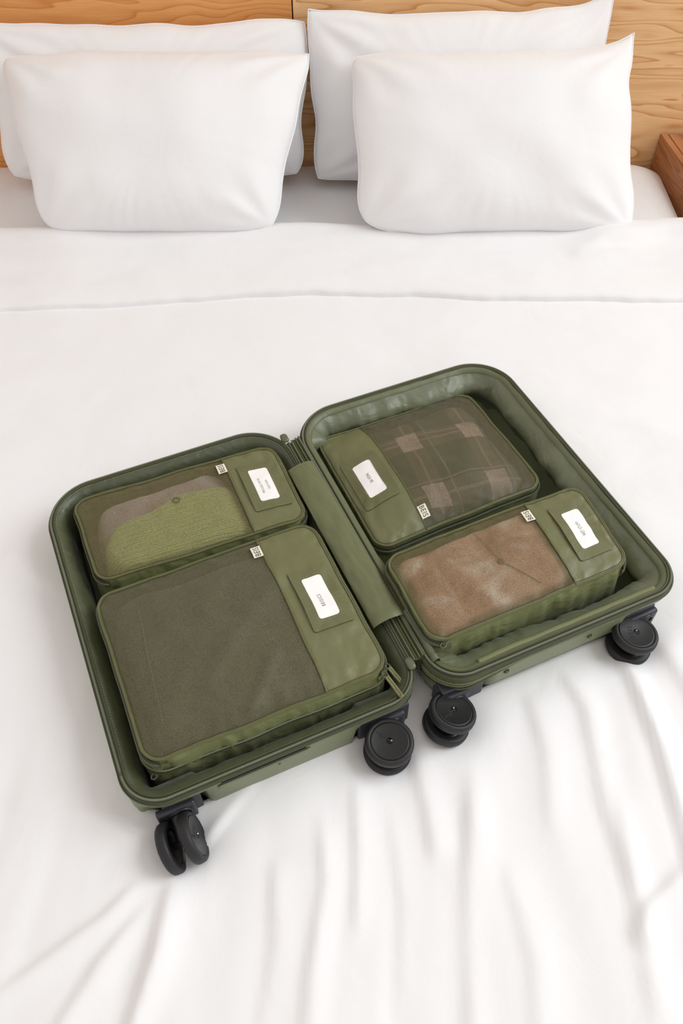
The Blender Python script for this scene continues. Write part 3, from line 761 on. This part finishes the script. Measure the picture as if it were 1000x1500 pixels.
    F = [(s*35+j*5+i, s*35+j*5+i+1, s*35+(j+1)*5+i+1, s*35+(j+1)*5+i) for s in (0, 1) for j in range(6) for i in range(4)]
    tg = link('woven_tag', V, F, M_tag, e)
    text_obj('tag_lettering', 'BEIS', .0082, .0165, lambda a, b: P3(tx-b, ty+a, .0028+.0010*math.sin(PI*(1-((tx-b)-tx+hx_)/(2*hx_))*.5)), M_ink, tg, 1.05)
    # zip pulls
    for (px, py, dz, ang, ln, drp) in pulls:
        m = mp(px, py); b = Vector((m.x, m.y, top(px, py)+dz)); d = Vector((math.cos(D(ang)), math.sin(D(ang)), 0))
        bm = bmesh.new(); box_bm(bm, -.005, .005, -.0032, .0032, -.0022, .0024, .0012, Matrix.Translation(b) @ Matrix.Rotation(D(ang), 4, 'Z')); sl = bmobj('zip_slider', bm, M_pull, e, True)
        ringp = [b+d*(.006+.0045*math.cos(a))+Vector((-d.y, d.x, 0))*.0033*math.sin(a)+Vector((0, 0, .003)) for a in lin(0, 2*PI, 21)[:-1]]
        sweep('pull_ring', ringp, .0009, M_metal if 0 else M_pull, sl, True, 6)
        if ln: 
            for s in (-1, 1):
                sweep('pull_cord', [b+d*(.009+ln*t)+Vector((-d.y, d.x, 0))*s*.0016+Vector((0, 0, .003-drp*t)) for t in lin(0, 1, 10)], .0017, M_cord, sl, False, 8)
            sweep('cord_tip', [b+d*(.009+ln*t)+Vector((0, 0, .003-drp*t)) for t in (.93, 1.03)], .0030, M_cord, sl, False, 8)
    return dict(e=e, P3=P3, top=top, W=Wd, H=Hd, c=c, z0=z0, sg=sg, xs=xs, mp=mp)
V2 = lambda *a: [Vector(q) for q in a]
c1 = cube('slim green packing cube above the large one, knitted green hat inside', [(-.352, .230), (-.038, .210), (-.040, .050), (-.350, .070)], .080, -.010, False, .082, .006, ('PROCEED WITH\nCAUTION', -.003, 0, M_ink2), M_mesh, 2., fw_z=(-.004, .006, .004, -.004), tsize=.031)
c3 = cube('largest green packing cube, dark clothes behind its net, zip cords at one corner', [(-.360, .033), (-.043, .034), (-.043, -.225), (-.359, -.224)], .094, -.010, False, .085, .010, ('BEISICS', -.006, -.002, M_ink), M_mesh_dense, 5., ridges=((-.062, -.057, .07, .05, .005, .016), (-.02, -.11, .03, -.056, .0034, .009), (-.12, -.08, -.03, .02, .003, .016), (-.03, .05, .03, .10, .0025, .012)),
    pulls=((.150, -.1255, -.010, -75, .030, .010), (.1555, -.116, -.010, -58, .026, .026), (-.150, -.127, -.036, -150, 0, 0)))
c2 = cube('limp green packing cube with a plaid shirt behind its net', [(.040, .212), (.322, .214), (.328, -.018), (.038, -.028)], .058, -.010, True, .080, .024, ('WASH ME', .0, 0, M_ink), M_mesh_mid, 9., ridges=((-.05, .08, .0, .02, .004, .03), (-.10, -.03, -.05, .04, .003, .02)), fw_z=(.0, .0, .0, .0))
c4 = cube('slim green packing cube holding a brown leather item, below the plaid one', [(.022, -.073), (.345, -.068), (.331, -.219), (.022, -.221)], .102, -.010, False, .092, .007, ('WET STUFF', -.001, .0, M_ink), M_mesh, 14., ridges=((-.09, .02, -.05, -.05, .0035, .016), (.035, .02, .055, -.04, .003, .016), (-.013, .001, -.012, .0, -.002, .012)), tsize=.026,
    pulls=((-.140, -.076, -.008, -150, 0, 0),))

# ------------------------------------------------------------------ things seen through the nets
def blob(name, label, cat, K, outline, gap, mat, hfn=None, zlow=.006, soft=16.0, N=120, Rn=46):
    """a folded garment: outline in the cube's own x/y, top follows just under the net"""
    cx = sum(a for a, b in outline)/len(outline); cy = sum(b for a, b in outline)/len(outline); n = len(outline)
    def cr(t):
        s = t*n; i = int(s) % n; f = s-int(s); p0, p1, p2, p3 = [outline[(i+k-1) % n] for k in range(4)]
        return [.5*((2*p1[k])+(-p0[k]+p2[k])*f+(2*p0[k]-5*p1[k]+4*p2[k]-p3[k])*f*f+(-p0[k]+3*p1[k]-3*p2[k]+p3[k])*f**3) for k in (0, 1)]
    V = []; F = []; ring = [cr(i/N) for i in range(N)]
    rs = [(j/Rn)**.8 for j in range(Rn+1)]
    for r in rs:
        for q in ring:
            x = cx+(q[0]-cx)*r; y = cy+(q[1]-cy)*r; zt = K['top'](x, y)-gap
            if hfn: zt += min(hfn(x, y, r), gap*.7)
            z = zlow+(zt-zlow)*(max(0, 1-r**soft))**.5; V.append(Vector((*K['mp'](x, y), z)))
    F = [(j*N+i, j*N+(i+1) % N, (j+1)*N+(i+1) % N, (j+1)*N+i) for j in range(Rn) for i in range(N)]
    k = len(V)
    for q in ring: V.append(Vector((*K['mp'](q[0]*.96+cx*.04, q[1]*.96+cy*.04), zlow-.003)))
    F += [(Rn*N+i, Rn*N+(i+1) % N, k+(i+1) % N, k+i) for i in range(N)]; F.append(tuple(k+i for i in range(N-1, -1, -1)))
    o = link(name, V, F, mat); o.matrix_world = K['e'].matrix_world.copy(); tag(o, label, cat); return o
def knit(name, col, ang, pitch):
    t = NT(name); c = s2l(col); t.b.inputs['Roughness'].default_value = .8; t.b.inputs['Sheen Weight'].default_value = .4
    sp = t.n('ShaderNodeSeparateXYZ'); t.l(t.coord('Object', (1, 1, 1), (0, 0, ang)), sp.inputs[0])
    n2 = t.n('ShaderNodeTexNoise', Scale=25.0, Detail=2.0); t.l(t.coord(), n2.inputs['Vector'])
    ph = t.math('ADD', t.math('MULTIPLY', sp.outputs[1], PI/pitch), t.math('MULTIPLY', n2.outputs[0], 2.5))
    f = t.math('ABSOLUTE', t.math('SINE', ph))
    t.l(t.ramp(f, [(.05, tuple(x*.55 for x in c[:3])+(1,)), (.35, c)]), t.b.inputs['Base Color']); t.bump(f, .7, .0012); return t.m
def cloth(name, cols, scale, rough=.8):
    t = NT(name); t.b.inputs['Roughness'].default_value = rough; t.b.inputs['Sheen Weight'].default_value = .3
    n1 = t.n('ShaderNodeTexNoise', Scale=scale, Detail=3.0, Distortion=.6); t.l(t.coord(), n1.inputs['Vector'])
    t.l(t.ramp(n1.outputs[0], [(.28+.44*i/(len(cols)-1), s2l(c)) for i, c in enumerate(cols)]), t.b.inputs['Base Color'])
    n2 = t.n('ShaderNodeTexNoise', Scale=700.0, Detail=1.0); t.l(t.coord(), n2.inputs['Vector']); t.bump(n2.outputs[0], .3, .0006); return t.m
def plaid(name):
    t = NT(name); t.b.inputs['Roughness'].default_value = .85; sp = t.n('ShaderNodeSeparateXYZ')
    n2 = t.n('ShaderNodeTexNoise', Scale=14.0, Detail=1.0); co = t.coord('Object', (1, 1, 1), (0, 0, .08)); t.l(co, n2.inputs['Vector'])
    mixv = t.n('ShaderNodeVectorMath', operation='MULTIPLY_ADD'); t.l(n2.outputs['Color'], mixv.inputs[0]); mixv.inputs[1].default_value = (.010, .010, 0); t.l(co, mixv.inputs[2]); t.l(mixv.outputs[0], sp.inputs[0])
    def band(s, per, off, w):
        f = t.math('FRACT', t.math('ADD', t.math('MULTIPLY', s, 1/per), off)); d = t.math('ABSOLUTE', t.math('SUBTRACT', f, .5)); return t.math('LESS_THAN', d, w/2)
    ax, ay = sp.outputs[0], sp.outputs[1]
    n4 = t.n('ShaderNodeTexNoise', Scale=24.0, Detail=3.0); t.l(t.coord(), n4.inputs['Vector'])
    wide = t.math('MULTIPLY', t.math('ADD', band(ax, .105, .30, .34), band(ay, .110, .77, .34)), t.math('ADD', t.math('MULTIPLY', n4.outputs[0], .55), .19))
    thin = t.math('MULTIPLY', t.math('ADD', band(ax, .105, .30, .045), t.math('ADD', band(ay, .110, .77, .045), t.math('ADD', band(ax, .098, .62, .03), band(ay, .098, .92, .03)))), .5)
    base = t.ramp(wide, [(0, s2l((66, 78, 54))), (.5, s2l((108, 98, 76))), (1, s2l((206, 180, 164)))])
    mx = t.n('ShaderNodeMix', data_type='RGBA'); t.l(t.math('MINIMUM', thin, .22), mx.inputs[0]); t.l(base, mx.inputs[6]); mx.inputs[7].default_value = s2l((232, 200, 186)); t.l(mx.outputs[2], t.b.inputs['Base Color'])
    n3 = t.n('ShaderNodeTexNoise', Scale=600.0, Detail=1.0); t.l(t.coord(), n3.inputs['Vector']); t.bump(n3.outputs[0], .3, .0008); return t.m

w1, h1 = c1['W']/2, c1['H']/2
# taupe garment folded flat, under the knitted hat
blob('folded_garment', 'taupe folded garment behind the net of the slim cube with the knitted hat', 'clothing', c1, [(-w1+.018, h1-.028), (-.10, h1-.014), (-.05, h1-.010), (.02, h1-.009), (c1['xs']-.004, h1-.010), (c1['xs']+.002, .0), (0, .00), (-.06, -.01), (-w1+.018, -.02)], .010, cloth('taupe_cotton', ((172, 150, 146), (214, 196, 196)), 14), zlow=.004, soft=10.)
hat = blob('knitted_hat', 'ribbed green knitted hat behind the net of the slim packing cube', 'hat', c1, [(-.139, -.010), (-.114, .016), (-.069, .024), (-.036, .034), (-.007, .044), (.034, .040), (c1['xs']+.002, .030), (c1['xs']+.008, -.034), (c1['xs'], -h1+.009), (.001, -h1+.007), (-.064, -h1+.007), (-.120, -h1+.010), (-.142, -.045)], .0042, knit('green_rib_knit', (200, 210, 138), .10, .0042), lambda x, y, r: .0006*math.sin((y*math.cos(.1)+x*math.sin(.1))*PI*2/.0084))
bt = [Vector((*c1['mp'](-.013+.0050*math.cos(a), .023+.0050*math.sin(a)), c1['top'](-.013, .023)-.0030)) for a in lin(0, 2*PI, 25)[:-1]]
sweep('button', bt, .0011, M_stitchd, hat, True, 6)
w3, h3 = c3['W']/2, c3['H']/2
sh = blob('folded_clothes', 'charcoal folded clothes filling the largest packing cube', 'clothing', c3, [(-w3+.016, h3-.014), (-.05, h3-.010), (.05, h3-.010), (w3-.016, h3-.012), (w3-.013, 0), (w3-.016, -h3+.014), (.03, -h3+.012), (-.07, -h3+.012), (-w3+.016, -h3+.014), (-w3+.013, 0)], .0045, cloth('charcoal_knit', ((86, 86, 70), (118, 116, 98)), 9), lambda x, y, r: .0012*fbm(x*18, y*18, 1.), soft=20.)
sweep('fold_crease', [Vector((*c3['mp'](-.108-.018*t+.0015*nz(t*4, 3.), .096-t*.185), c3['top'](-.110-.018*t, .096-t*.185)-.0034)) for t in lin(0, 1, 20)], .0011, plain('pale_crease', (136, 126, 110), .7), sh, False, 6)  # crease drawn as a thin tube in a paler colour
w2, h2 = c2['W']/2, c2['H']/2
blob('plaid_shirt', 'folded plaid shirt in green and pale pink behind the limp cube net', 'shirt', c2, [(-w2+.014, h2-.014), (-.05, h2-.012), (.03, h2-.010), (w2-.03, h2-.014), (w2-.02, 0), (w2-.03, -h2+.014), (.03, -h2+.012), (-.05, -h2+.012), (-w2+.014, -h2+.014), (-w2+.012, 0)], .004, plaid('plaid_flannel'), lambda x, y, r: .0015*fbm(x*16, y*16, 4.), soft=14.)
w4, h4 = c4['W']/2, c4['H']/2
lea = cloth('brown_leather', ((160, 104, 80), (212, 160, 134), (255, 236, 224)), 16, .38)  # palest tone of the ramp paints highlights into the leather colour
cap = blob('leather_cap', 'brown leather cap with a covered button behind the net of a slim cube', 'cap', c4, [(-w4+.008, h4-.010), (-.10, h4-.008), (-.05, h4-.006), (.0, h4-.006), (c4['xs']-.02, h4-.007), (c4['xs']+.012, h4-.010), (c4['xs']+.014, .0), (c4['xs']+.010, -h4+.009), (-.02, -h4+.007), (-.09, -h4+.007), (-w4+.009, -h4+.008), (-w4+.006, 0)], .0045, lea, lambda x, y, r: .002*fbm(x*16+2, y*16, 8., 2), soft=26.)
bx_, by_ = -.013, .001
bm = bmesh.new(); bmesh.ops.create_uvsphere(bm, u_segments=20, v_segments=10, radius=1)
for q in bm.verts: q.co = Vector((*c4['mp'](bx_+q.co.x*.0058, by_+q.co.y*.0058), c4['top'](bx_, by_)-.0045+q.co.z*.0032))
bmobj('button', bm, plain('brown_button', (120, 80, 62), .4), cap, True)
for ex, ey in ((-.024, .060), (.022, -.052)):
    sweep('seam', [Vector((*c4['mp'](bx_+(ex-bx_)*t, by_+(ey-by_)*t), c4['top'](bx_+(ex-bx_)*t, by_+(ey-by_)*t)-.0032)) for t in lin(.10, 1, 16)], .00055, plain('brown_seam', (126, 86, 68), .6), cap, False, 6)
